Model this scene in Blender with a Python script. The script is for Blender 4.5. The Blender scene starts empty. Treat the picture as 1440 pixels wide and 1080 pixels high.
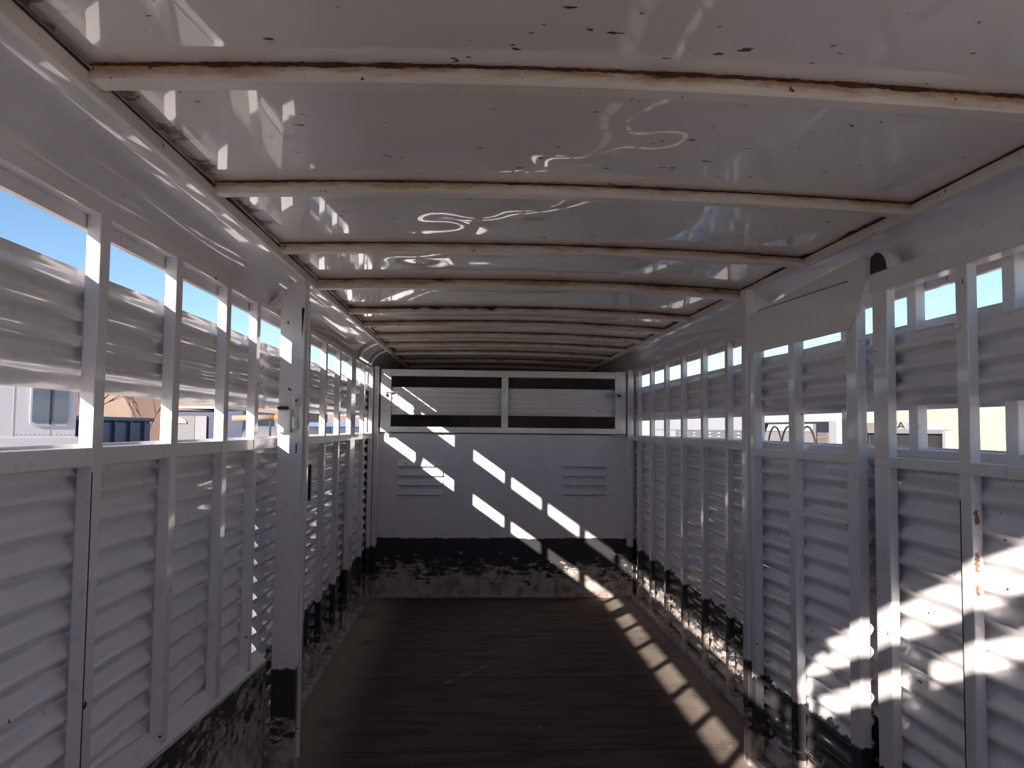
import bpy, bmesh, math, random
from mathutils import Vector, Matrix
random.seed(7)
sc = bpy.context.scene
COL = sc.collection

# ------------------------------------------------------------------ camera
CAMH = 1.311
FPX = 1099.03
yaw, pitch, roll = .0535, .0565, .0107
cam_d = bpy.data.cameras.new('camera')
cam_d.sensor_width = 36.0
cam_d.lens = 36.0 * FPX / 1440.0
cam_d.clip_start = .02
cam_d.clip_end = 500
cam = bpy.data.objects.new('camera', cam_d)
COL.objects.link(cam)
F = Vector((math.sin(yaw)*math.cos(pitch), math.cos(yaw)*math.cos(pitch), math.sin(pitch)))
Rt = Vector((math.cos(yaw), -math.sin(yaw), 0))
U = Rt.cross(F)
cr, sr = math.cos(roll), math.sin(roll)
# image content turned clockwise by roll
Rc = Rt*cr + U*sr
Uc = U*cr - Rt*sr
M = Matrix((( Rc.x, Uc.x, -F.x, 0), (Rc.y, Uc.y, -F.y, 0), (Rc.z, Uc.z, -F.z, CAMH), (0, 0, 0, 1)))
cam.matrix_world = M
sc.camera = cam

# ------------------------------------------------------------------ sky, sun, exposure
SUN = Vector((.70, 1.0, -.489)).normalized()
world = bpy.data.worlds.new('world'); sc.world = world
world.use_nodes = True
nt = world.node_tree; nt.nodes.clear()
wo = nt.nodes.new('ShaderNodeOutputWorld'); bg = nt.nodes.new('ShaderNodeBackground')
sky = nt.nodes.new('ShaderNodeTexSky'); sky.sky_type = 'NISHITA'; sky.sun_disc = False
sky.sun_elevation = math.radians(21.8)
sky.sun_rotation = math.atan2(-SUN.x, -SUN.y)
sky.altitude = 1200; sky.air_density = 1.0; sky.dust_density = .3; sky.ozone_density = 3.2
bg.inputs['Strength'].default_value = .150
nt.links.new(sky.outputs[0], bg.inputs['Color']); nt.links.new(bg.outputs[0], wo.inputs[0])
sun_d = bpy.data.lights.new('sun', 'SUN'); sun_d.energy = 8.0; sun_d.angle = math.radians(.53)
sun_d.color = (1.0, .89, .78)
sun = bpy.data.objects.new('sun', sun_d); COL.objects.link(sun)
sun.rotation_euler = SUN.to_track_quat('-Z', 'Y').to_euler()
sun.location = (-6, -8, 8)
sc.view_settings.view_transform = 'Standard'
sc.view_settings.look = 'None'
sc.view_settings.gamma = 1.0
sc.view_settings.exposure = 0.42
sc.view_settings.use_curve_mapping = False
sc.cycles.max_bounces = 20
sc.cycles.diffuse_bounces = 14
sc.cycles.glossy_bounces = 6

# ------------------------------------------------------------------ materials
class NT:
    def __init__(s, name):
        s.m = bpy.data.materials.new(name); s.m.use_nodes = True
        s.t = s.m.node_tree; s.t.nodes.clear()
        s.out = s.n('ShaderNodeOutputMaterial'); s.b = s.n('ShaderNodeBsdfPrincipled')
        s.l(s.b.outputs[0], s.out.inputs[0])
    def n(s, k, **kw):
        x = s.t.nodes.new(k)
        for a, v in kw.items(): setattr(x, a, v)
        return x
    def l(s, a, b): s.t.links.new(a, b)
    def pos(s):
        return s.n('ShaderNodeNewGeometry').outputs['Position']
    def scaled(s, vec, sx, sy, sz):
        v = s.n('ShaderNodeVectorMath', operation='MULTIPLY'); s.l(vec, v.inputs[0]); v.inputs[1].default_value = (sx, sy, sz)
        return v.outputs[0]
    def noise(s, vec, scale, detail=4, rough=.55, dist=0):
        x = s.n('ShaderNodeTexNoise'); s.l(vec, x.inputs['Vector'])
        x.inputs['Scale'].default_value = scale; x.inputs['Detail'].default_value = detail
        x.inputs['Roughness'].default_value = rough; x.inputs['Distortion'].default_value = dist
        return x.outputs[0]
    def math(s, op, a, b=None, clamp=False):
        x = s.n('ShaderNodeMath', operation=op); x.use_clamp = clamp
        for i, v in enumerate((a, b)):
            if v is None: continue
            if isinstance(v, (int, float)): x.inputs[i].default_value = v
            else: s.l(v, x.inputs[i])
        return x.outputs[0]
    def step(s, v, lo, hi):
        x = s.n('ShaderNodeMapRange'); x.interpolation_type = 'SMOOTHSTEP'
        s.l(v, x.inputs[0]); x.inputs[1].default_value = lo; x.inputs[2].default_value = hi
        return x.outputs[0]
    def mix(s, f, a, b):
        x = s.n('ShaderNodeMix', data_type='RGBA')
        if isinstance(f, (int, float)): x.inputs[0].default_value = f
        else: s.l(f, x.inputs[0])
        for i, v in ((6, a), (7, b)):
            if isinstance(v, tuple): x.inputs[i].default_value = (*v, 1)
            else: s.l(v, x.inputs[i])
        return x.outputs[2]
    def sep(s, v):
        x = s.n('ShaderNodeSeparateXYZ'); s.l(v, x.inputs[0]); return x.outputs
    def bump(s, h, strength, dist=.01):
        x = s.n('ShaderNodeBump'); s.l(h, x.inputs['Height']); x.inputs['Strength'].default_value = strength
        x.inputs['Distance'].default_value = dist; s.l(x.outputs[0], s.b.inputs['Normal'])
    def col(s, c):
        if isinstance(c, tuple): s.b.inputs['Base Color'].default_value = (*c, 1)
        else: s.l(c, s.b.inputs['Base Color'])
    def rgh(s, r):
        if isinstance(r, (int, float)): s.b.inputs['Roughness'].default_value = r
        else: s.l(r, s.b.inputs['Roughness'])

WHITE = (.86, .84, .87)
WHITE2 = (.80, .775, .80)
BLACK = (.034, .032, .040)
RUST = (.085, .028, .012)

def painted(name, rgh=.24, chips=.72, black=None, jag=.10, coat=.6, bumpy=.12):
    """white gloss paint with small dark chips; black = z under which worn black paint lies"""
    a = NT(name); p = a.pos()
    base = a.mix(a.step(a.noise(p, 3.0, 5), .35, .7), WHITE, WHITE2)
    # fine grime
    base = a.mix(a.math('MULTIPLY', a.step(a.noise(p, 26, 6, .65), .56, .75), .35), base, (.33, .28, .25))
    chip = a.step(a.noise(p, 34, 3, .5), chips, chips+.012)
    base = a.mix(chip, base, (.035, .022, .018))
    if black is not None:
        z = a.sep(p)[2]
        edge = a.math('ADD', z, a.math('MULTIPLY', a.math('SUBTRACT', a.noise(p, 9, 5, .7), .5), jag))
        isb = a.math('SUBTRACT', 1.0, a.step(edge, black-.004, black+.004))
        # scrapes: long in the run of the trailer, more of them near the floor
        q = a.scaled(p, 9.0, 7.0, 42.0)
        n1 = a.noise(q, 1.0, 6, .68, .4)
        n2 = a.noise(p, 11, 6, .7)
        low = a.math('SUBTRACT', 1.0, a.math('DIVIDE', z, black))
        amt = a.math('ADD', a.math('ADD', a.math('MULTIPLY', n1, .45), a.math('MULTIPLY', n2, .45)), a.math('MULTIPLY', a.math('POWER', low, 1.4, True), .30))
        scr = a.step(amt, .565, .60)
        scraped = a.mix(a.step(a.noise(p, 17, 4), .4, .65), (.55, .50, .47), (.28, .23, .21))
        bl = a.mix(scr, BLACK, scraped)
        base = a.mix(isb, base, bl)
        rr = a.math('ADD', a.math('MULTIPLY', isb, .25), rgh)
        a.rgh(rr)
    else:
        a.rgh(rgh)
    a.col(base)
    a.b.inputs['IOR'].default_value = 1.5
    a.b.inputs['Coat Weight'].default_value = coat
    a.b.inputs['Coat Roughness'].default_value = .05
    h = a.math('ADD', a.math('MULTIPLY', a.noise(p, 7, 3), 1.0), a.math('MULTIPLY', a.noise(p, 60, 3), .12))
    a.bump(h, bumpy, .02)
    return a.m

M_POST = painted('white_gloss_paint', .28)
M_WALL = painted('white_paint_over_black_kick', .28, black=.40)
M_BULK = painted('bulkhead_paint', .42, black=.455, coat=.05, jag=.05)
M_GATE = painted('gate_paint', .36, black=.36)
M_KICK = painted('black_kick_paint', .35, black=.80, jag=.03)
M_COVE = painted('cove_paint', .3, chips=.77, bumpy=.03, coat=1.0)
M_SLAT = painted('slat_paint', .26, black=.40, chips=.76, bumpy=.08)
M_SLATU = painted('upper_slat_paint', .30, chips=.76, bumpy=.08)

def roof_mat():
    a = NT('roof_sheet_paint'); p = a.pos()
    base = a.mix(a.step(a.noise(p, 2.0, 4), .35, .7), (.87, .81, .785), (.81, .75, .725))
    chip = a.step(a.noise(a.scaled(p, 1, 1.8, 1), 22, 3, .5), .70, .71)
    base = a.mix(chip, base, (.03, .016, .012))
    sp = a.sep(p)
    # rust eating the sheet along the left side rail
    d = a.math('SUBTRACT', sp[0], a.math('ADD', a.math('MULTIPLY', sp[1], .0085), -.661))
    nn = a.math('MULTIPLY', a.step(a.noise(p, 7, 5, .65), .46, .62), .045)
    edge = a.math('SUBTRACT', 1.0, a.step(a.math('SUBTRACT', d, nn), .002, .006))
    base = a.mix(edge, base, (.035, .014, .008))
    halo = a.math('MULTIPLY', a.math('SUBTRACT', 1.0, a.step(a.math('SUBTRACT', d, nn), .0, .05)), .45)
    base = a.mix(halo, base, (.22, .12, .07))
    d2 = a.math('SUBTRACT', 1.139, sp[0])
    e2 = a.math('SUBTRACT', 1.0, a.step(a.math('SUBTRACT', d2, a.math('MULTIPLY', a.step(a.noise(p, 11, 4), .5, .7), .02)), .002, .006))
    base = a.mix(e2, base, (.04, .018, .01))
    a.col(base); a.rgh(.35)
    a.b.inputs['Coat Weight'].default_value = 1.0; a.b.inputs['Coat Roughness'].default_value = .035; a.b.inputs['Coat IOR'].default_value = 1.6
    h = a.math('ADD', a.noise(p, 2.6, 2), a.math('MULTIPLY', a.noise(p, 9, 2), .16))
    a.bump(h, .10, .03)
    return a.m
M_ROOF = roof_mat()

def bow_mat():
    a = NT('roof_bow_paint'); p = a.pos()
    uv = a.n('ShaderNodeUVMap'); v = a.sep(uv.outputs[0])
    base = a.mix(a.step(a.noise(p, 3, 4), .35, .7), (.84, .765, .70), (.76, .68, .61))
    q = a.scaled(p, 7, 30, 30)
    n = a.noise(q, 1.0, 8, .72)
    st = a.step(a.math('ADD', a.math('MULTIPLY', v[1], .50), a.math('MULTIPLY', n, .85)), .52, .80)
    base = a.mix(a.math('MULTIPLY', st, .85), base, (.42, .20, .07))
    st2 = a.step(a.math('ADD', a.math('MULTIPLY', v[1], .50), a.math('MULTIPLY', n, 1.0)), .90, .97)
    base = a.mix(st2, base, RUST)
    spk = a.step(a.noise(p, 40, 3), .70, .72)
    base = a.mix(spk, base, (.12, .05, .02))
    a.col(base); a.rgh(.3)
    return a.m
M_BOW = bow_mat()

def simple(name, c, r=.5, var=.0, scale=6, metal=0, c2=None, bump=0):
    a = NT(name); p = a.pos()
    if c2 is None: c2 = tuple(x*.7 for x in c)
    a.col(a.mix(a.math('MULTIPLY', a.step(a.noise(p, scale, 5), .35, .7), var), c, c2) if var else c)
    a.rgh(r); a.b.inputs['Metallic'].default_value = metal
    if bump: a.bump(a.noise(p, scale*4, 4), bump, .01)
    return a.m
M_RUST = simple('rust_bead', (.06, .022, .010), .85, .8, 30, c2=(.16, .06, .02), bump=.5)
M_DARK = simple('dark_gap', (.01, .01, .014), .6)
M_STEEL = simple('worn_steel', (.42, .40, .38), .4, .5, 20, .4)
M_LINE = simple('dark_line', (.03, .018, .014), .7)
M_PRIMER = simple('brown_primer', (.28, .16, .11), .6, .5, 40)

def floor_mat():
    a = NT('floor_boards'); p = a.pos(); sp = a.sep(p)
    q = a.scaled(p, 1.6, 9, 1)
    base = a.mix(a.step(a.noise(q, 1.5, 7, .7), .35, .75), (.115, .082, .070), (.038, .025, .024))
    base = a.mix(a.step(a.noise(a.scaled(p, 2.2, 14, 1), 2.0, 5, .7), .66, .76), base, (.36, .28, .22))
    fl = a.step(a.noise(p, 60, 2, .5), .73, .75)
    base = a.mix(fl, base, (.5, .45, .38))
    # joints between the cross boards
    fr = a.math('FRACT', a.math('DIVIDE', sp[1], .93))
    jn = a.math('SUBTRACT', 1.0, a.step(a.math('ABSOLUTE', a.math('SUBTRACT', fr, .5)), .002, .006))
    base = a.mix(jn, base, (.012, .008, .007))
    # paler strips beside the walls; brightness of the sun patches put into the colour
    sun_lift = a.math('MULTIPLY', a.step(a.math('ABSOLUTE', a.math('SUBTRACT', sp[0], .24)), .66, .95), a.step(a.noise(p, 3, 4), .2, .5))
    base = a.mix(a.math('MULTIPLY', sun_lift, .85), base, (.36, .31, .265))
    a.col(base); a.rgh(a.math('ADD', .62, a.math('MULTIPLY', a.noise(p, 8, 3), .3)))
    a.b.inputs['Specular IOR Level'].default_value = .25
    a.bump(a.noise(q, 6, 6), .35, .01)
    return a.m
M_FLOOR = floor_mat()

# ------------------------------------------------------------------ builders
def link(name, bm, mat, parent=None, smooth=False, origin=None):
    me = bpy.data.meshes.new(name)
    if origin is None:
        xs = [v.co for v in bm.verts]
        mn = Vector((min(c.x for c in xs), min(c.y for c in xs), min(c.z for c in xs)))
        mx = Vector((max(c.x for c in xs), max(c.y for c in xs), max(c.z for c in xs)))
        origin = Vector(((mn.x+mx.x)/2, (mn.y+mx.y)/2, mn.z))
    origin = Vector(origin)
    for v in bm.verts: v.co -= origin
    bmesh.ops.recalc_face_normals(bm, faces=bm.faces)
    bm.to_mesh(me); bm.free()
    me.materials.append(mat)
    if smooth:
        for p in me.polygons: p.use_smooth = True
    o = bpy.data.objects.new(name, me); COL.objects.link(o)
    if parent is not None:
        o.parent = parent
        o.location = origin - world_loc(parent)
    else:
        o.location = origin
    return o
def world_loc(o):
    v = Vector(o.location)
    while o.parent: o = o.parent; v += o.location
    return v
def empty(name, loc, label=None, cat=None, group=None, kind=None):
    o = bpy.data.objects.new(name, None); COL.objects.link(o); o.location = loc
    o.empty_display_size = .2
    if label: o['label'] = label
    if cat: o['category'] = cat
    if group: o['group'] = group
    if kind: o['kind'] = kind
    return o
def tag(o, label=None, cat=None, group=None, kind=None):
    if label: o['label'] = label
    if cat: o['category'] = cat
    if group: o['group'] = group
    if kind: o['kind'] = kind
    return o
ID = lambda x, y, z: Vector((x, y, z))
def box(bm, a, b, P=ID, bev=0.0, seg=2):
    vs = []
    for z in (a[2], b[2]):
        for (x, y) in ((a[0], a[1]), (b[0], a[1]), (b[0], b[1]), (a[0], b[1])):
            vs.append(bm.verts.new(P(x, y, z)))
    fs = [(0, 1, 2, 3), (4, 5, 6, 7), (0, 1, 5, 4), (1, 2, 6, 5), (2, 3, 7, 6), (3, 0, 4, 7)]
    ff = [bm.faces.new([vs[i] for i in f]) for f in fs]
    if bev:
        es = list({e for f in ff for e in f.edges})
        bmesh.ops.bevel(bm, geom=es, offset=bev, segments=seg, affect='EDGES', profile=.5, clamp_overlap=True)
def boxo(name, a, b, mat, parent=None, P=ID, bev=0.0, seg=2, smooth=False):
    bm = bmesh.new(); box(bm, a, b, P, bev, seg); return link(name, bm, mat, parent, smooth)
def prism(bm, pts, axis, lo, hi, P=ID):
    """extrude a 2-D outline along an axis ('x','y','z')"""
    def mk(p, t):
        return P(*{'x': (t, p[0], p[1]), 'y': (p[0], t, p[1]), 'z': (p[0], p[1], t)}[axis])
    A = [bm.verts.new(mk(p, lo)) for p in pts]; B = [bm.verts.new(mk(p, hi)) for p in pts]
    bm.faces.new(A); bm.faces.new(B[::-1])
    for i in range(len(pts)):
        j = (i+1) % len(pts); bm.faces.new((A[i], A[j], B[j], B[i]))
def tube(bm, path, r, n=10, caps=True):
    rings = []
    for i, p in enumerate(path):
        p = Vector(p)
        d = (Vector(path[min(i+1, len(path)-1)])-Vector(path[max(i-1, 0)])).normalized()
        a = d.cross(Vector((0, 0, 1)))
        if a.length < .1: a = d.cross(Vector((1, 0, 0)))
        a.normalize(); b = d.cross(a)
        rr = r(i) if callable(r) else r
        rings.append([bm.verts.new(p + a*rr*math.cos(2*math.pi*k/n) + b*rr*math.sin(2*math.pi*k/n)) for k in range(n)])
    for i in range(len(rings)-1):
        for k in range(n):
            bm.faces.new((rings[i][k], rings[i][(k+1) % n], rings[i+1][(k+1) % n], rings[i+1][k]))
    if caps: bm.faces.new(rings[0][::-1]); bm.faces.new(rings[-1])

# ------------------------------------------------------------------ trailer geometry
D = 6.149            # inner face of the bulkhead
Y0 = -.10            # rear end
SK = .0085
def XL(y): return -.797 + SK*y
XR = 1.277
PL = lambda v, y, z: Vector((XL(y)-v, y, z))     # v = distance outward from the inner face
PR = lambda v, y, z: Vector((XR+v, y, z))
GX = 1.185
PG = lambda v, y, z: Vector((GX+v, y, z))

def slats(name, P, y0, y1, z0, z1, mat, parent, pitch=.0635, amp=.0120, v0=.0440, flat0=.02, flat1=.02, th=.0018, ph=0.):
    """a corrugated sheet with ribs running along y"""
    bm = bmesh.new()
    prof = []
    zs, ze = z0+flat0, z1-flat1
    n = max(1, round((ze-zs)/pitch)); pt = (ze-zs)/n
    prof.append((v0+amp*.6, z0)); 
    for i in range(n):
        for k in range(12):
            t = k/12
            # rounded louvre: bellies inward then tucks outward sharply
            s = -math.cos(math.pi*t/.42) if t < .42 else math.cos(math.pi*(t-.42)/.58)
            prof.append((v0 - amp*s, zs+(i+t)*pt))
    prof.append((v0+amp, ze)); prof.append((v0+amp*.6, z1))
    ny = max(2, int((y1-y0)/.1))
    def grid(off):
        g = []
        for j in range(ny+1):
            y = y0+(y1-y0)*j/ny
            g.append([bm.verts.new(P(v+off+.0012*math.sin(y*9+z*7), y, z)) for v, z in prof])
        return g
    A, B = grid(0), grid(th)
    m = len(prof)
    for G in (A, B):
        for j in range(ny):
            for i in range(m-1):
                bm.faces.new((G[j][i], G[j+1][i], G[j+1][i+1], G[j][i+1]))
    for j in range(ny):
        for i in (0, m-1): bm.faces.new((A[j][i], A[j+1][i], B[j+1][i], B[j][i]))
    for j in (0, ny):
        for i in range(m-1): bm.faces.new((A[j][i], A[j][i+1], B[j][i+1], B[j][i]))
    return link(name, bm, mat, parent, smooth=True)

def slat_mod(o):
    return o

# ---- floor
fl = bmesh.new()
box(fl, (-.83, Y0, -.06), (1.32, D+.02, 0.0))
tag(link('floor', fl, M_FLOOR), 'dark brown worn trailer floor with sun patches along the right side', None, None, 'structure')

# ---- left wall
def wall(name, side, P, posts, label):
    X0 = XL(0) if side == 'left' else XR
    w = empty(name, (X0, Y0, 0), label, kind='structure')
    end = D+.05
    return w
wl = empty('wall_left', (XL(0), Y0, 0), 'left side wall of white posts and corrugated slats', kind='structure')
wr = empty('wall_right', (XR, Y0, 0), 'right side wall of white posts and corrugated slats', kind='structure')
YC = 3.09  # centre gate station

def post(P, y, w, z0, z1, parent, mat=M_WALL, v0=0., v1=.030, bev=.0022):
    return boxo('post', (v0, y, z0), (v1, y+w, z1), mat, parent, P, bev)
# left posts : (near edge, width)
near_l = [(-.10, .08), (.04, .045), (.45, .045), (.86, .045), (1.255, .046), (1.675, .046), (2.095, .046), (2.515, .046), (2.86, .046)]
far_l = [(3.34, .045), (3.735, .045), (4.165, .045), (4.585, .045), (5.02, .18), (5.59, .045), (6.03, .12)]
for y, w in near_l: post(PL, y, w, .40, 1.76, wl, M_POST)
boxo('weld_gap', (-.0008, 1.6765, .46), (.003, 1.680, 1.21), M_LINE, wl, PL)
for y, w in far_l: post(PL, y, w, .0, 1.76, wl)
right_p = [5.870 - .4112*i for i in range(15)]
for y in right_p: post(PR, y, .045, 0, 1.76, wr)
post(PR, -.10, .06, 0, 1.76, wr)

def outer_sheet(P, y0, y1, wname, mat_low, lowz, parent):
    slats('lower_slat_panel', P, y0, y1, lowz, 1.222, mat_low, parent)
    slats('upper_slat_panel', P, y0, y1, 1.378, 1.638, M_SLATU, parent, pitch=.056, flat0=.028, flat1=.014, amp=.009, v0=.041)
for (y0, y1, lz) in ((Y0, YC, .40), (YC, D, .02)):
    outer_sheet(PL, y0, y1, 'l', M_SLAT, lz, wl)
outer_sheet(PR, Y0, D, 'r', M_SLAT, .02, wr)
for P, par, tail in ((PL, wl, 5.47), (PR, wr, D+.02)):
    boxo('sill_rail', (.0015, Y0, 1.222), (.046, D, 1.262), M_POST, par, P, .003)
    boxo('sill_light_stop', (.038, Y0, 1.205), (.060, D, 1.226), M_POST, par, P)  # hidden strip added to stop sunlight leaking under the sill
    boxo('sill_lip', (.0405, Y0, 1.222), (.0465, D, 1.268), M_POST, par, P)
    bm = bmesh.new(); 
    box(bm, (.0015, Y0, 1.752), (.046, D, 1.776), P, .003)
    box(bm, (.032, Y0, 1.722), (.0465, D, 1.76), P)
    link('head_rail', bm, M_POST, par)
    boxo('base_rail', (-.006, Y0, 0), (.05, D, .045), M_WALL, par, P, .004)
# left kick plate of the rear pen with its ledge
bm = bmesh.new()
PK = lambda v, t, z: PL(v, t, z + (.07*(2.55-t) if z > .3 else 0))
prism(bm, [(-.006, .0), (.05, 0), (.05, .455), (-.006, .445)], 'y', Y0, YC+.004, PK)
lb = bmesh.new(); prism(lb, [(-.007, .440), (.05, .440), (.05, .492), (.034, .492), (-.007, .452)], 'y', Y0, YC+.004, PK)
link('ledge_rail', lb, M_COVE, wl)
link('kick_plate', bm, M_KICK, wl)

# cove panels : quarter round from the head rail up to the side rail
def cove(P, y0, y1, zlo, parent, inset=.135, ztop=1.896, zmin=0):
    bm = bmesh.new(); prof = []
    for k in range(15):
        a = math.pi/2*k/14
        prof.append((.012-(inset+.012)*(1-math.cos(a)), zlo+(ztop-zlo)*math.sin(a)))
    if zmin: prof = [(prof[0][0], zmin)] + [q for q in prof if q[1] > zmin+.003]
    ny = max(2, int((y1-y0)/.12))
    gs = []
    for off in (0, .002):
        g = []
        for j in range(ny+1):
            y = y0+(y1-y0)*j/ny
            g.append([bm.verts.new(P(v+off+.0016*math.sin(y*5.3+z*60)*math.sin((z-1.770)*24.9), y, z+off)) for i, (v, z) in enumerate(prof)])
        gs.append(g)
        for j in range(ny):
            for i in range(len(prof)-1):
                bm.faces.new((g[j][i], g[j+1][i], g[j+1][i+1], g[j][i+1]))
    A, B = gs
    for j in range(ny):
        for i in (0, len(prof)-1): bm.faces.new((A[j][i], A[j+1][i], B[j+1][i], B[j][i]))
    for j in (0, ny):
        for i in range(len(prof)-1): bm.faces.new((A[j][i], A[j][i+1], B[j][i+1], B[j][i]))
    return link('cove_panel', bm, M_COVE, parent, smooth=True)
cove(PL, Y0, 5.40, 1.770, wl)
cove(PL, 5.40, 5.98, 1.770, wl, zmin=1.788)      # here a slit of daylight stays open over the head rail
cove(PL, 5.98, 7.6, 1.770, wl)
cove(PR, Y0, 7.6, 1.770, wr)

# ---- roof
def zroof(x): return 1.931 - (.026 if x > .245 else .017)*((x-.245)/.9)**2
bows = [.10, .70, 1.31, 1.94, 2.59, 3.22, 3.97, 4.49, 5.04, 5.62, 6.25, 6.95, 7.6]
def dents(x, y):
    d = 0
    for cx, cy, r, a in ((.235, 1.70, .10, .011), (.09, 1.84, .07, .004), (.38, 1.57, .11, -.005), (.16, 2.16, .13, .009), (.02, 2.26, .09, .005), (-.10, 2.33, .08, -.004),
                         (-.22, 2.78, .12, .006), (.05, 2.85, .12, -.004), (.62, 1.62, .10, .003), (.0, 3.5, .2, .004), (.75, 1.1, .2, .004), (-.3, 1.05, .16, -.004)):
        q = ((x-cx)**2+(y-cy)**2)/r**2
        if q < 6: d += a*math.exp(-q*1.6)
    return d
bm = bmesh.new()
xs = [-.71 + (1.185+.71)*i/114 for i in range(115)]
ys = []
allb = [Y0+.02] + bows
for a, b in zip(allb[:-1], allb[1:]):
    n = max(6, int((b-a)/.025)); ys += [a+(b-a)*k/n for k in range(n)]
ys.append(bows[-1]+.6)
g = []
for y in ys:
    ph = 0
    for a, b in zip(allb[:-1], allb[1:]):
        if a <= y <= b: ph = math.sin(math.pi*(y-a)/(b-a))
    row = []
    for x in xs:
        xx = x + SK*max(0, y)*(1-(x+.665)/1.81) if x > -.665 else x + SK*max(0, y)
        z = zroof(x) - .004*ph*math.sin(math.pi*(x+.665)/1.81) - dents(x, y) + .0012*math.sin(x*9+y*4)*ph
        row.append(bm.verts.new((xx, y, z)))
    g.append(row)
for j in range(len(ys)-1):
    for i in range(len(xs)-1):
        bm.faces.new((g[j][i], g[j][i+1], g[j+1][i+1], g[j+1][i]))
# upper skin closes the sheet
xa, ya, yb = -.83, Y0+.02, 8.2
top = [bm.verts.new(c) for c in ((xa, ya, 1.985), (1.33, ya, 1.985), (1.33, yb, 1.985), (xa, yb, 1.985))]
bm.faces.new(top)
roof = link('ceiling', bm, M_ROOF, None, smooth=True)
tag(roof, 'white enamelled roof sheet with dents and rust', None, None, 'structure')
# bows
for k, yb_ in enumerate(bows):
    bm = bmesh.new(); uvl = bm.loops.layers.uv.new('UVMap')
    N = 40; W, Hh = .038, .031
    if k in (5,): Hh = .040
    rows = []
    for i in range(N+1):
        t = i/N; x = -.66+SK*max(0, yb_) + (1.14+.66-SK*yb_)*t
        z = zroof(x)
        dy = .004*math.sin(t*7+k)
        rows.append([((x, yb_+dy, z+.006), 1.), ((x, yb_+dy, z-Hh+.004), .12), ((x, yb_+dy+.004, z-Hh), 0.),
                     ((x, yb_+dy+W, z-Hh), 0.), ((x, yb_+dy+W, z+.006), 1.)])
    V = [[bm.verts.new(p[0]) for p in r] for r in rows]
    for i in range(N):
        for j in range(4):
            f = bm.faces.new((V[i][j], V[i+1][j], V[i+1][j+1], V[i][j+1]))
            for lp in f.loops:
                for (r, ii) in ((V[i], i), (V[i+1], i+1)):
                    for jj in (j, j+1):
                        if lp.vert == r[jj]: lp[uvl].uv = (ii/N*4, rows[ii][jj][1])
    bm.faces.new(V[0]); bm.faces.new(V[N][::-1])
    bo = link('roof_bow', bm, M_BOW, roof)
    # rusty weld bead along the near edge
    bm = bmesh.new(); rnd = random.Random(k)
    path = []; rad = []
    N = 260; seed = rnd.random()*10
    heavy = {6: .9, 2: .55, 3: .35, 4: .35, 7: .4, 8: .45, 9: .3, 5: .12}.get(k, .3)
    for i in range(N+1):
        t = i/N; x = -.655+SK*max(0, yb_) + (1.135+.655-SK*yb_)*t
        nn = .5+.5*math.sin(t*23+seed)*math.sin(t*9.1+seed*2)
        path.append((x, yb_-.001+rnd.uniform(-.0015, .0015)+.004*math.sin(t*7+k), zroof(x)-.003+rnd.uniform(-.001, .001)))
        ww = 1.0 if k != 6 else (2.3 if t < .42 else .8)
        sp_ = max(0., math.sin(t*61+seed*3)*math.sin(t*37+seed)*math.sin(t*13.7+seed*5))
        rad.append(.0016 + heavy*ww*(.0030*nn**2 + .0075*sp_ + rnd.uniform(0, .0022)))
    tube(bm, path, lambda i: rad[i], 6)
    link('rust_seam', bm, M_RUST, bo)
# side rails at the roof edge
for P, s in ((PL, 'l'), (PR, 'r')):
    bm = bmesh.new()
    vi = -.135 if s == 'l' else -.137
    box(bm, (vi-.005, Y0, 1.872), (vi+.012, 8.0, 1.902), P, .002)
    ra = link('side_rail', bm, M_BOW, roof)
    bm = bmesh.new(); rnd = random.Random(s); path = []; rad = []
    N = 260
    for i in range(N+1):
        y = Y0+.02+(7.9)*i/N
        p = P(vi-.006, y, 1.903); path.append(p)
        rad.append(.0015+.0035*max(0, math.sin(y*5.3)*math.sin(y*2.1+1))**1 + rnd.uniform(0, .0012))
    tube(bm, path, lambda i: rad[i], 6)
    link('rust_seam', bm, M_RUST, ra)

# ---- centre gate posts and gussets
bm = bmesh.new(); prism(bm, [(-.738, 0), (-.645, 0), (-.645, 1.888), (-.655, 1.888), (-.738, 1.822)], 'y', YC-.03, YC+.05)
bmesh.ops.bevel(bm, geom=list(bm.edges), offset=.003, segments=2, affect='EDGES'); link('hinge_post', bm, M_WALL, wl)
boxo('hinge_post', (1.108, YC-.01, 0), (1.150, YC+.05, 1.885), M_WALL, wr, ID, .005)
def bar(name, a, b, w, h, mat, parent, bev=.002):
    a, b = Vector(a), Vector(b); d = (b-a).normalized(); s = Vector((0, 1, 0))
    n = d.cross(s).normalized(); bm = bmesh.new(); vs = []
    for p in (a, b):
        for (i, j) in ((-1, -1), (1, -1), (1, 1), (-1, 1)): vs.append(bm.verts.new(p+s*(w/2*i)+n*(h/2*j)))
    for f in ((0, 1, 2, 3), (4, 5, 6, 7), (0, 1, 5, 4), (1, 2, 6, 5), (2, 3, 7, 6), (3, 0, 4, 7)): bm.faces.new([vs[i] for i in f])
    bmesh.ops.bevel(bm, geom=list(bm.edges), offset=bev, segments=2, affect='EDGES')
    return link(name, bm, mat, parent)
bar('gusset_bar', (-.636, YC-.005, 1.900), (-.785, YC-.005, 1.776), .06, .014, M_POST, wl)
bar('gusset_bar', (1.118, YC+.03, 1.880), (1.262, YC+.03, 1.785), .05, .014, M_POST, wr)
bm = bmesh.new(); prism(bm, [(1.15, 1.775), (1.255, 1.775), (1.15, 1.85)], 'y', YC+.03, YC+.036); link('gusset_web', bm, M_POST, wr)
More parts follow.
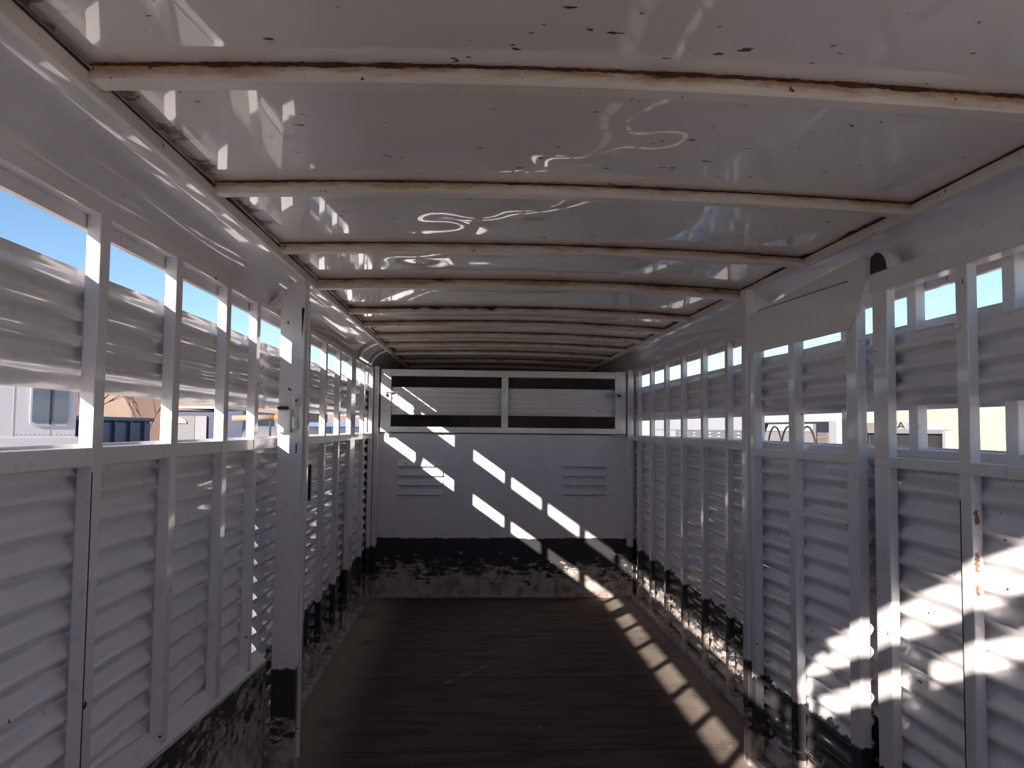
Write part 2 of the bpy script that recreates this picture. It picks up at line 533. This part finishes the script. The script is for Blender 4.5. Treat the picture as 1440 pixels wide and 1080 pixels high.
bm = bmesh.new(); prism(bm, [(-.735, 1.765), (-.785, 1.765), (-.785, 1.775), (-.735, 1.817)], 'y', YC-.01, YC-.004); link('gusset_web', bm, M_POST, wl)
# slam strip, dark slots and striker plate on the left hinge post
boxo('stop_strip', (-.645, YC+.0, .05), (-.632, YC+.012, 1.80), M_POST, wl, ID, .002)
boxo('latch_slot', (-.668, YC-.032, 1.205), (-.664, YC-.028, 1.245), M_DARK, wl)
boxo('bolt_hole', (-.712, YC-.032, 1.706), (-.706, YC-.028, 1.716), M_DARK, wl)
bm = bmesh.new(); prism(bm, [(-.658, 1.77), (-.647, 1.77), (-.655, 1.66)], 'y', YC-.033, YC-.029); link('worn_notch', bm, M_DARK, wl)
bm = bmesh.new()
box(bm, (-.735, YC-.055, 1.285), (-.685, YC-.028, 1.372), ID, .004)
tube(bm, [(-.672, YC-.045, 1.30), (-.672, YC-.045, 1.345)], .010, 12)
tube(bm, [(-.672, YC-.045, 1.385), (-.672, YC-.045, 1.42)], .009, 12)
link('striker_plate', bm, M_POST, wl, smooth=False)
boxo('striker_gap', (-.737, YC-.050, 1.374), (-.700, YC-.029, 1.385), M_DARK, wl)
boxo('hinge_barrel', (-.628, YC+.02, 1.02), (-.618, YC+.035, 1.16), M_DARK, wl)
boxo('hinge_barrel', (-.628, YC+.02, .46), (-.618, YC+.035, .60), M_DARK, wl)

# ---- bulkhead
bm = bmesh.new()
box(bm, (-.80, D, 0), (1.33, D+.012, 1.262))
wf = link('wall_front', bm, M_BULK, None)
tag(wf, 'flat white bulkhead at the front with scraped black lower band', None, None, 'structure')
boxo('corner_post', (-.742, D-.06, 0), (-.705, D, 1.78), M_WALL, wf, ID, .004)
boxo('corner_post', (1.240, D-.06, 0), (1.285, D, 1.78), M_WALL, wf, ID, .004)
boxo('base_flange', (-.70, D-.02, 0), (1.24, D, .012), M_BULK, wf, ID, .002)
for vx0, vx1, vz0, vz1 in ((-.552, -.205, .775, 1.07), (.728, 1.079, .783, 1.075)):
    v = empty('louvre_vent', (vx0, D, vz0))
    v.parent = wf; v.location = Vector((vx0, D, vz0)) - wf.location
    for i in range(4):
        zc = vz0 + (vz1-vz0)*(i+.12)/4
        bm = bmesh.new(); h = .050
        # hooded louvre : sloping face that stands 12 mm proud at the bottom
        prism(bm, [(D+.002, zc+h), (D-.006, zc+h-.006), (D-.020, zc+.006), (D-.020, zc+.002), (D-.014, zc+.002), (D+.002, zc+.012)], 'x', vx0, vx1, lambda t, a, b: Vector((t, a, b)))
        link('louvre', bm, M_BULK, v)
        boxo('slit_shade', (vx0+.004, D-.0155, zc-.002), (vx1-.004, D-.010, zc+.0005), M_LINE, v)  # dark strip painting the shade under each louvre lip
# nose compartment beyond the bulkhead
M_NOSE = simple('nose_lining', (.34, .32, .35), .7, .4, 4)
bm = bmesh.new()
box(bm, (-.74, D+.35, 1.10), (1.25, 8.0, 1.20))
tag(link('floor_nose', bm, simple('nose_deck', (.04, .032, .03), .9)), 'raised dark deck inside the nose', None, None, 'structure')
bm = bmesh.new()
pts = [(-.80, D+.15), (-.80, 7.6), (-.55, 7.9), (.0, 8.1), (.5, 8.1), (1.05, 7.9), (1.30, 7.6), (1.30, D+.15)]
inn = pts; out = [(-.83, D+.15), (-.83, 7.62), (-.57, 7.94), (-.01, 8.14), (.51, 8.14), (1.07, 7.94), (1.33, 7.62), (1.33, D+.15)]
lo, hi = 0.0, 1.97
A = [[bm.verts.new((p[0], p[1], z)) for p in L] for L in (inn, out) for z in (lo, hi)]
for i in range(len(pts)-1):
    for q in ((0, 1), (2, 3)): bm.faces.new((A[q[0]][i], A[q[0]][i+1], A[q[1]][i+1], A[q[1]][i]))
    bm.faces.new((A[0][i], A[0][i+1], A[2][i+1], A[2][i])); bm.faces.new((A[1][i], A[1][i+1], A[3][i+1], A[3][i]))
for i in (0, len(pts)-1): bm.faces.new((A[0][i], A[1][i], A[3][i], A[2][i]))
tag(link('wall_nose', bm, M_NOSE), 'dark tapering nose wall beyond the bulkhead gate', None, None, 'structure')
boxo_w = [((-.85, D-.02, 0), (-.80, D+.16, 1.97)), ((1.32, D-.02, 0), (1.36, D+.16, 1.97))]
bm = bmesh.new()
for a, b in boxo_w: box(bm, a, b)
tag(link('trim_1', bm, M_POST), 'outer corner closures beside the bulkhead', None, None, 'structure')

# ---- bulkhead gate
bg_ = empty('bulkhead_gate', (.27, D-.03, 1.268), 'wide white two-panel slatted gate across the top of the front bulkhead', 'gate')
yg0, yg1 = D-.045, D-.008
def gb(name, x0, x1, z0, z1, bev=.003, mat=M_SLATU): return boxo(name, (x0, yg0, z0), (x1, yg1, z1), mat, bg_, ID, bev)
gb('frame_stile', -.692, -.612, 1.272, 1.760); gb('frame_stile', 1.144, 1.228, 1.272, 1.765)
gb('frame_rail', -.612, 1.144, 1.709, 1.760); gb('frame_rail', -.612, 1.144, 1.272, 1.315)
gb('frame_stile', .246, .299, 1.315, 1.709)
for x0, x1 in ((-.612, .246), (.299, 1.144)):
    slats('slat_panel', lambda v, y, z: Vector((y, D-.04+v, z)), x0, x1, 1.408, 1.622, M_SLATU, bg_, pitch=.036, amp=.004, v0=.012, flat0=.012, flat1=.012)
lt = boxo('latch', (1.075, yg0-.014, 1.567), (1.165, yg0, 1.592), M_STEEL, bg_, ID, .004)
bm = bmesh.new(); tube(bm, [(1.175, yg0-.012, 1.575), (1.175, yg0+.002, 1.575)], .012, 14); link('latch_bolt', bm, M_DARK, lt)
lt = boxo('latch', (-.668, yg0-.012, 1.575), (-.60, yg0, 1.590), M_STEEL, bg_, ID, .003)
bm = bmesh.new(); tube(bm, [(-.655, yg0-.026, 1.565), (-.655, yg0, 1.565)], .013, 14); link('latch_bolt', bm, M_STEEL, lt)
boxo('hinge_tab', (1.115, yg0-.006, 1.250), (1.225, yg0+.01, 1.268), M_STEEL, bg_, ID, .002)
boxo('hinge_tab', (-.655, yg0-.006, 1.250), (-.60, yg0+.01, 1.268), M_STEEL, bg_, ID, .002)

# ---- folded gates against the right wall
def gate_slats(par, y0, y1, ztop_slat, mat=M_GATE, PG=PG):
    slats('lower_slat_panel', PG, y0, y1, .02, 1.214, mat, par, pitch=.066, amp=.010, v0=.034)
    slats('upper_slat_panel', PG, y0, y1, 1.385, ztop_slat, M_SLATU, par, pitch=.058, flat0=.024, flat1=.012, v0=.034)
PC = lambda v, y, z: Vector((1.118+.085*(3.07-y)+v, y, z))
cg = empty('partition_gate', (1.15, 2.75, 0), 'white slatted gate with solid top plate, folded on the right behind the nearer gate', 'gate')
boxo('gate_stile', (0, 3.030, .01), (.032, 3.070, 1.63), M_GATE, cg, PC, .003)
boxo('gate_stile', (0, 2.712, .01), (.032, 2.757, 1.63), M_GATE, cg, PC, .003)
boxo('gate_stile', (0, 2.328, .01), (.032, 2.387, 1.70), M_GATE, cg, PC, .003)
gate_slats(cg, 2.335, 3.065, 1.602, PG=PC)
boxo('gate_rail', (-.0015, 2.330, 1.212), (.030, 3.068, 1.241), M_GATE, cg, PC, .003)
boxo('gate_rail', (-.0015, 2.330, .005), (.045, 3.068, .05), M_GATE, cg, PC, .003)
bm = bmesh.new()
# solid plate with a cut corner and rounded near end
prism(bm, [(3.075, 1.619), (2.36, 1.630), (2.34, 1.65), (2.285, 1.715), (2.262, 1.765), (2.262, 1.845), (2.32, 1.842), (3.075, 1.772)], 'x', -.006, .008, PC)
tp = link('top_plate', bm, M_SLATU, cg)
boxo('plate_seam', (-.0075, 2.36, 1.779), (-.0055, 2.98, 1.7815), M_RUST, tp, PC)
boxo('plate_seam', (-.0068, 2.60, 1.712), (-.0058, 3.0, 1.7132), M_POST, tp, PC)
# rounded hood with a dark throat over the gate end
bm = bmesh.new(); hc = Vector((1.19, 2.232, 1.785))
P1 = []
for k in range(17):
    a = math.pi*k/16
    P1.append([bm.verts.new((x, hc.y+r*math.cos(a), hc.z+r*math.sin(a)*1.0)) for x, r in ((1.196, .054), (1.200, .066), (1.240, .060), (1.240, .054))])
for k in range(16):
    for j in range(4): bm.faces.new((P1[k][j], P1[k][(j+1) % 4], P1[k+1][(j+1) % 4], P1[k+1][j]))
bm.faces.new(P1[0]); bm.faces.new(P1[16])
hd = link('slam_hood', bm, M_POST, cg, smooth=True)
bm = bmesh.new()
prism(bm, [(hc.y+.056*math.cos(math.pi*k/16), hc.z+.056*math.sin(math.pi*k/16)) for k in range(17)], 'x', 1.196, 1.24)
link('hood_throat', bm, simple('navy_throat', (.012, .016, .035), .5), hd)

rg = empty('sliding_gate', (GX, 1.8, 0), 'nearest white slatted gate folded on the right, worn brown primer on its middle upright', 'gate')
boxo('gate_stile', (0, 2.158, .01), (.026, 2.238, 1.72), M_GATE, rg, PG, .003)
st = boxo('gate_stile', (0, 1.795, .01), (.026, 1.842, 1.72), M_GATE, rg, PG, .003)
boxo('gate_stile', (0, 1.41, .01), (.026, 1.46, 1.72), M_GATE, rg, PG, .003)
boxo('gate_stile', (0, 1.00, .01), (.026, 1.08, 1.72), M_GATE, rg, PG, .003)
gate_slats(rg, 1.03, 2.225, 1.592)
boxo('gate_rail', (-.0015, 1.002, 1.211), (.045, 2.236, 1.240), M_GATE, rg, PG, .003)
boxo('gate_rail', (-.0015, 1.002, 1.718), (.045, 2.250, 1.778), M_GATE, rg, PG, .003)
boxo('gate_rail', (-.0015, 1.002, .005), (.045, 2.236, .05), M_GATE, rg, PG, .003)
boxo('weld_gap', (-.0008, 1.836, .05), (.003, 1.8395, 1.15), M_LINE, rg, PG)
# brown primer showing through on the near side of the stile
rnd = random.Random(3)
for z0, z1 in ((.985, 1.03), (1.095, 1.13), (.93, .955)):
    bm = bmesh.new(); n = 14; pts = []
    for k in range(n):
        t = k/(n-1); pts.append((.006+rnd.uniform(-.004, .002), z0+(z1-z0)*t))
    for k in range(n-1, -1, -1):
        t = k/(n-1); pts.append((.013+rnd.uniform(-.003, .006), z0+(z1-z0)*t))
    prism(bm, [(GX+p[0], p[1]) for p in pts], 'y', 1.7943, 1.7953, lambda x, t, z: Vector((x, t, z)))
    link('bare_patch', bm, M_PRIMER, st)

# ---- rear gate behind the camera, the light comes in over and beside it
rr = empty('tail_gate', (-.2, Y0-.03, 0), 'white rear gate closing the left half of the tail, behind the viewpoint', 'gate')
def rb(name, x0, x1, z0, z1): return boxo(name, (x0, Y0-.06, z0), (x1, Y0-.03, z1), M_GATE, rr, ID, .003)
rb('gate_panel', -.79, .40, 0.0, 1.702)
rb('gate_rail', -.79, .40, 1.776, 1.846)
rb('gate_stile', -.79, -.755, 1.702, 1.776); rb('gate_stile', -.37, -.31, 1.702, 1.776); rb('gate_stile', .34, .40, 1.702, 1.776)
r2 = empty('tail_gate', (.85, Y0-.03, 0), 'added unseen rear gate leaf cutting the light through the right half of the tail', 'gate')  # unseen leaf, added to cut the light from behind
boxo('gate_panel', (.41, Y0-.06, 0), (1.27, Y0-.03, 1.262), M_GATE, r2, ID, .003)
boxo('gate_panel', (.41, Y0-.06, 1.378), (1.27, Y0-.03, 1.638), M_GATE, r2, ID, .003)
boxo('gate_stile', (.41, Y0-.07, .0), (.46, Y0-.05, 1.75), M_GATE, r2, ID, .003)
boxo('gate_stile', (1.22, Y0-.07, .0), (1.27, Y0-.05, 1.75), M_GATE, r2, ID, .003)

# ------------------------------------------------------------------ outside
def omat(name, c, r=.6, var=.3, scale=1.5): return simple(name, c, r, var, scale)
G = -.62
bm = bmesh.new(); N = 24
gs = [[bm.verts.new((-120+240*i/N, -60+240*j/N, G)) for i in range(N+1)] for j in range(N+1)]
for j in range(N):
    for i in range(N): bm.faces.new((gs[j][i], gs[j][i+1], gs[j+1][i+1], gs[j+1][i]))
tag(link('ground', bm, omat('dry_gravel', (.50, .45, .40), .95, .3, .8)), 'pale dry gravel yard outside the trailer', None, None, 'structure')

M_OW = omat('bluish_white_body', (.50, .49, .52), .35, .15)
M_OG = omat('grey_trim', (.42, .42, .46), .4)
M_GLASS = simple('dark_window_glass', (.10, .13, .17), .08)
M_NAVY = omat('navy_steel', (.05, .06, .115), .45, .4, 3)
M_BEIGE = omat('beige_stucco', (.25, .185, .145), .9, .3)
M_BEIGE2 = omat('brown_stucco', (.14, .092, .075), .9, .3)
M_CREAM = omat('cream_wall', (.60, .54, .43), .8, .1)
M_OLW = omat('white_box_panels', (.40, .40, .44), .4, .1)
M_LG = omat('light_grey_panel', (.19, .185, .19), .5, .2)
M_DG = omat('dark_grey_steel', (.022, .022, .028), .5, .3)
M_TAN = omat('tan_pipe', (.34, .25, .18), .6, .2)
M_ORANGE = omat('orange_cap', (.5, .2, .06), .5)
M_TREE = omat('bare_bark', (.16, .11, .09), .9)

# white horse trailer seen through the first left openings
hx = -3.66; HY = 7.5
def rrect(y0, y1, z0, z1, r, n=6):
    pts = []
    for cx, cz, a0 in ((y1-r, z1-r, 0), (y0+r, z1-r, 90), (y0+r, z0+r, 180), (y1-r, z0+r, 270)):
        for k in range(n+1):
            a = math.radians(a0+90*k/n); pts.append((cx+r*math.cos(a), cz+r*math.sin(a)))
    return pts
ht = empty('horse_trailer', (hx, HY, G), 'white neighbouring trailer with a rounded split window, seen through nearest left opening', 'trailer')
boxo('body', (hx-2.0, HY-4, .5), (hx, HY, 2.35), M_OW, ht, ID, .01, 2)
boxo('skirt', (hx-2.0, HY-4, -.62), (hx+.02, HY+.02, 1.19), M_OW, ht, ID, .01)
bm = bmesh.new(); prism(bm, rrect(HY-.39, HY-.06, 1.285, 1.75, .05), 'x', hx-.01, hx+.014); wn = link('window_frame', bm, M_OG, ht)
bm = bmesh.new(); prism(bm, rrect(HY-.375, HY-.232, 1.31, 1.73, .035), 'x', hx+.01, hx+.018); link('window_pane', bm, M_GLASS, wn)
bm = bmesh.new(); prism(bm, rrect(HY-.216, HY-.075, 1.31, 1.73, .035), 'x', hx+.01, hx+.018); link('window_pane', bm, M_GLASS, wn)
boxo('mullion', (hx+.012, HY-.234, 1.30), (hx+.021, HY-.214, 1.74), M_DG, wn)
for i in range(14): boxo('rivet', (hx, HY-.50+.036*i, 1.208), (hx+.004, HY-.492+.036*i, 1.216), M_OG, ht)
boxo('panel_seam', (hx, HY-.52, 1.19), (hx+.003, HY-.515, 2.3), M_OG, ht)
boxo('panel_seam', (hx, HY-.226, 1.19), (hx+.003, HY-.222, 1.285), M_OG, ht)
ht.rotation_euler = (0, 0, math.radians(-45))

# navy dumpster / container
nv = empty('steel_container', (-7, 13.5, G), 'long navy blue steel container standing past the white trailer on the left', 'container')
boxo('body', (-8.2, 12.0, G), (-6.0, 15.1, 1.36), M_NAVY, nv, ID, .03)
boxo('top_rim', (-8.25, 11.95, 1.36), (-5.95, 15.15, 1.43), M_NAVY, nv, ID, .02)
bm = bmesh.new()
for i in range(5): box(bm, (-6.0, 12.3+i*.6, G), (-5.95, 12.36+i*.6, 1.36))
link('side_rib', bm, M_NAVY, nv)
# beige building with darker bays
b1 = empty('warehouse', (-14, 30, G), 'beige and brown low building behind the navy container on the left', 'building')
boxo('wall_block', (-30, 30, G), (-6.1, 34, 2.9), M_BEIGE, b1)
for i, x in enumerate((-15.3, -12.6, -9.5)): boxo('dark_bay', (x, 29.9, G), (x+1.35, 30.0, 2.9), M_BEIGE2, b1)
boxo('roof_edge', (-30.1, 29.85, 2.9), (-6.0, 34.1, 3.0), M_OG, b1)
# bare trees in front of it
def tree(x, y, h, seed, label):
    rnd = random.Random(seed); bm = bmesh.new()
    def br(p, d, L, r, dep):
        q = p+d*L
        tube(bm, [p, p+d*L*.5+Vector((rnd.uniform(-.04, .04)*L, 0, 0)), q], lambda i: r*(1-.25*i), 6)
        if dep:
            for _ in range(3):
                nd = (d+Vector((rnd.uniform(-.7, .7), rnd.uniform(-.5, .5), rnd.uniform(-.1, .4)))).normalized()
                br(q, nd, L*rnd.uniform(.6, .8), r*.55, dep-1)
    br(Vector((x, y, G)), Vector((0, 0, 1)), h*.36, .09, 4)
    tag(link('bare_tree', bm, M_TREE), label, 'tree', 'bare trees beyond the left wall')
tree(-12.9, 26, 4.2, 1, 'leafless tree before the beige building, left of the two')
tree(-10.6, 26, 3.9, 2, 'leafless tree before the beige building, right of the two')
# shed with pale door, white roof strip
sh = empty('storage_shed', (-6.5, 18, G), 'blue and grey storage shed with white roof edge, seen through third left opening', 'shed')
boxo('body', (-6.32, 17.2, G), (-4.9, 20, 1.62), M_NAVY, sh)
boxo('roof_edge', (-6.42, 17.05, 1.66), (-5.45, 20.1, 1.71), M_OW, sh)
boxo('door_panel', (-6.28, 17.15, G), (-5.90, 17.2, 1.50), M_LG, sh)
boxo('door_panel', (-5.89, 17.15, G), (-5.65, 17.2, 1.50), omat('pale_leaf', (.27, .27, .29), .5), sh)
bm = bmesh.new(); pts = [(-6.22+.16*math.cos(math.pi*k/12), 1.34+.12*math.sin(math.pi*k/12)) for k in range(13)]
prism(bm, pts, 'y', 17.12, 17.15, lambda x, t, z: Vector((x, t, z))); link('fan_light', bm, M_OLW, sh)
# pale tank and pipe
tk = empty('grey_tank', (-4, 16.5, G), 'pale grey low tank beneath a tan pipe, near left hinge post', 'tank')
bm = bmesh.new(); tube(bm, [(-4.6, 16.6, .68), (-2.9, 16.6, .68)], .62, 32); link('tank_shell', bm, M_LG, tk, smooth=True)
boxo('saddle', (-4.3, 16.2, G), (-4.0, 17.0, .3), M_OG, tk); boxo('saddle', (-3.5, 16.2, G), (-3.2, 17.0, .3), M_OG, tk)
pp = empty('tan_pipe', (-4, 15.6, 1.4), 'tan pipe with orange end held level on stands, near left hinge post', 'pipe')
bm = bmesh.new(); tube(bm, [(-4.55, 15.3, 1.44), (-3.75, 15.3, 1.47)], .06, 16); link('pipe_body', bm, M_TAN, pp, smooth=True)
bm = bmesh.new(); tube(bm, [(-3.75, 15.3, 1.47), (-3.55, 15.3, 1.45), (-3.4, 15.3, 1.40)], lambda i: (.065, .055, .03)[i], 16); link('pipe_end', bm, M_ORANGE, pp, smooth=True)
boxo('stand', (-4.3, 15.27, G), (-4.27, 15.33, 1.39), M_DG, pp)
boxo('stand', (-3.85, 15.27, G), (-3.82, 15.33, 1.41), M_DG, pp)
# far low navy container with hills behind
fc = empty('far_container', (-4, 24, G), 'low distant navy container seen through the farther left openings', 'container')
boxo('body', (-5.6, 23, G), (-2.2, 26, 1.30), M_NAVY, fc); boxo('top_rim', (-5.65, 22.95, 1.30), (-2.15, 26.05, 1.42), omat('blue_rim', (.12, .18, .34), .5), fc)
bm = bmesh.new()
rnd = random.Random(5); xsn = [-60+3*i for i in range(41)]
hts = [2.5+.9*math.sin(i*.5)+rnd.uniform(-.2, .2) for i in range(41)]
lowf = [bm.verts.new((x, 80, G)) for x in xsn]; ridge = [bm.verts.new((x, 95, G+h+1.2)) for x, h in zip(xsn, hts)]; back = [bm.verts.new((x, 110, G)) for x in xsn]
for i in range(40):
    bm.faces.new((lowf[i], lowf[i+1], ridge[i+1], ridge[i])); bm.faces.new((ridge[i], ridge[i+1], back[i+1], back[i]))
tag(link('ground_hills', bm, omat('hill_scrub', (.34, .27, .25), .95, .4, .2)), 'low brown hills on the horizon', None, None, 'structure')

# ---- right side
cw = empty('cream_building', (10.5, 12, G), 'long low sunlit cream wall beyond the right side openings', 'building')
boxo('wall_block', (9.5, -2, G), (12, 44, 2.15), M_CREAM, cw)
boxo('roof_edge', (9.4, -2.1, 2.15), (12.1, 44.1, 2.25), M_OG, cw)
bt = empty('box_trailer', (6, 18, G), 'long white box trailer with grey lower panels, seen through the far right openings', 'trailer')
boxo('body', (5.2, 13.8, 1.30), (7.4, 22.0, 1.86), M_OLW, bt, ID, .03)
boxo('lower_panel', (5.22, 13.8, -.1), (7.38, 19.6, 1.30), M_LG, bt)
boxo('end_panel', (5.22, 19.6, -.1), (7.38, 22.0, 1.30), M_OLW, bt)
bm = bmesh.new()
for i in range(9):
    for zz in (1.10, 1.17, 1.24): boxo('marker_plate', (5.19, 14.3+i*.6, zz), (5.22, 14.36+i*.6, zz+.03), M_OLW, bt)
po = boxo('tall_pole', (9.18, 28.2, G), (9.33, 28.5, 3.9), M_CREAM); tag(po, 'thin cream mast rising above the far cream wall', 'pole')
# hoop framed stock trailer
hp = empty('hoop_trailer', (4.5, 9.6, G), 'open trailer with arched hoops and a raked dark nose frame, behind the partition gate', 'trailer')
boxo('bed', (4.0, 8.0, .6), (5.8, 10.9, .9), M_DG, hp)
for wy in (8.9, 9.7):
    bm = bmesh.new(); tube(bm, [(4.1, wy, G+.36), (4.35, wy, G+.36)], .36, 24); link('wheel', bm, M_DG, hp)
boxo('chassis', (4.2, 8.1, G+.1), (5.6, 10.5, .6), M_DG, hp)
boxo('rear_panel', (4.7, 8.3, .9), (4.75, 10.5, 1.42), omat('beige_board', (.30, .25, .21), .7), hp)
boxo('top_tube', (4.02, 8.5, 1.40), (4.06, 10.45, 1.425), M_DG, hp)
for i, y in enumerate((10.2, 9.75, 9.2)):
    bm = bmesh.new(); tube(bm, [(4.05, y+.26*math.cos(math.pi*k/12), .95+.42*math.sin(math.pi*k/12)) for k in range(13)], .012, 8); link('hoop', bm, M_DG, hp, smooth=True)
bm = bmesh.new(); prism(bm, [(10.95, .9), (11.10, .9), (10.62, 1.42), (10.42, 1.42)], 'x', 4.0, 4.06); link('nose_frame', bm, M_DG, hp)
boxo('cab_window', (4.0, 8.48, 1.0), (4.05, 8.85, 1.42), M_DG, hp)
boxo('cab_corner', (3.98, 8.3, .6), (4.06, 8.48, 1.42), M_OLW, hp)
boxo('fuel_board', (3.97, 8.52, .9), (4.0, 8.75, 1.30), M_LG, hp); boxo('orange_strip', (3.965, 8.52, 1.235), (3.975, 8.75, 1.25), M_ORANGE, hp)
# dark utility trailer close by
ut = empty('utility_trailer', (3.7, 7.2, G), 'dark grey flat trailer with white corner post, seen through the nearest right gate', 'trailer')
boxo('bed', (3.45, 6.6, .55), (4.14, 7.0, 1.300), M_DG, ut, ID, .01)
boxo('chassis', (3.5, 6.65, G), (4.05, 6.95, .55), M_DG, ut)
boxo('rim', (3.43, 6.57, 1.300), (4.16, 7.02, 1.338), M_LG, ut, ID, .005)
boxo('corner_post', (4.085, 6.52, .6), (4.145, 6.565, 1.33), M_OLW, ut)
boxo('top_box', (3.90, 6.62, 1.338), (4.13, 6.95, 1.395), M_OLW, ut)
sg = boxo('sign_board', (3.62, 6.62, 1.340), (3.79, 6.65, 1.405), omat('pale_board', (.30, .29, .285), .6)); tag(sg, 'small pale lettered board standing on the dark flat trailer', 'sign')
def letter(name, strokes, ox):
    bm = bmesh.new()
    for (a0, b0), (a1, b1) in strokes:
        d = Vector((a1-a0, b1-b0)).normalized()*.006; n = Vector((-d.y, d.x))
        pts = [(a0-n.x, b0-n.y), (a1-n.x, b1-n.y), (a1+n.x, b1+n.y), (a0+n.x, b0+n.y)]
        prism(bm, [(ox+p[0]*.6, 1.346+p[1]*.56) for p in pts], 'y', 6.612, 6.622)
    link(name, bm, M_DG, sg)
letter('letter_t', [((0, .09), (.11, .09)), ((.055, 0), (.055, .094))], 3.645)
letter('letter_a', [((0, 0), (.05, .095)), ((.05, .095), (.10, 0)), ((.02, .032), (.08, .032))], 3.715)
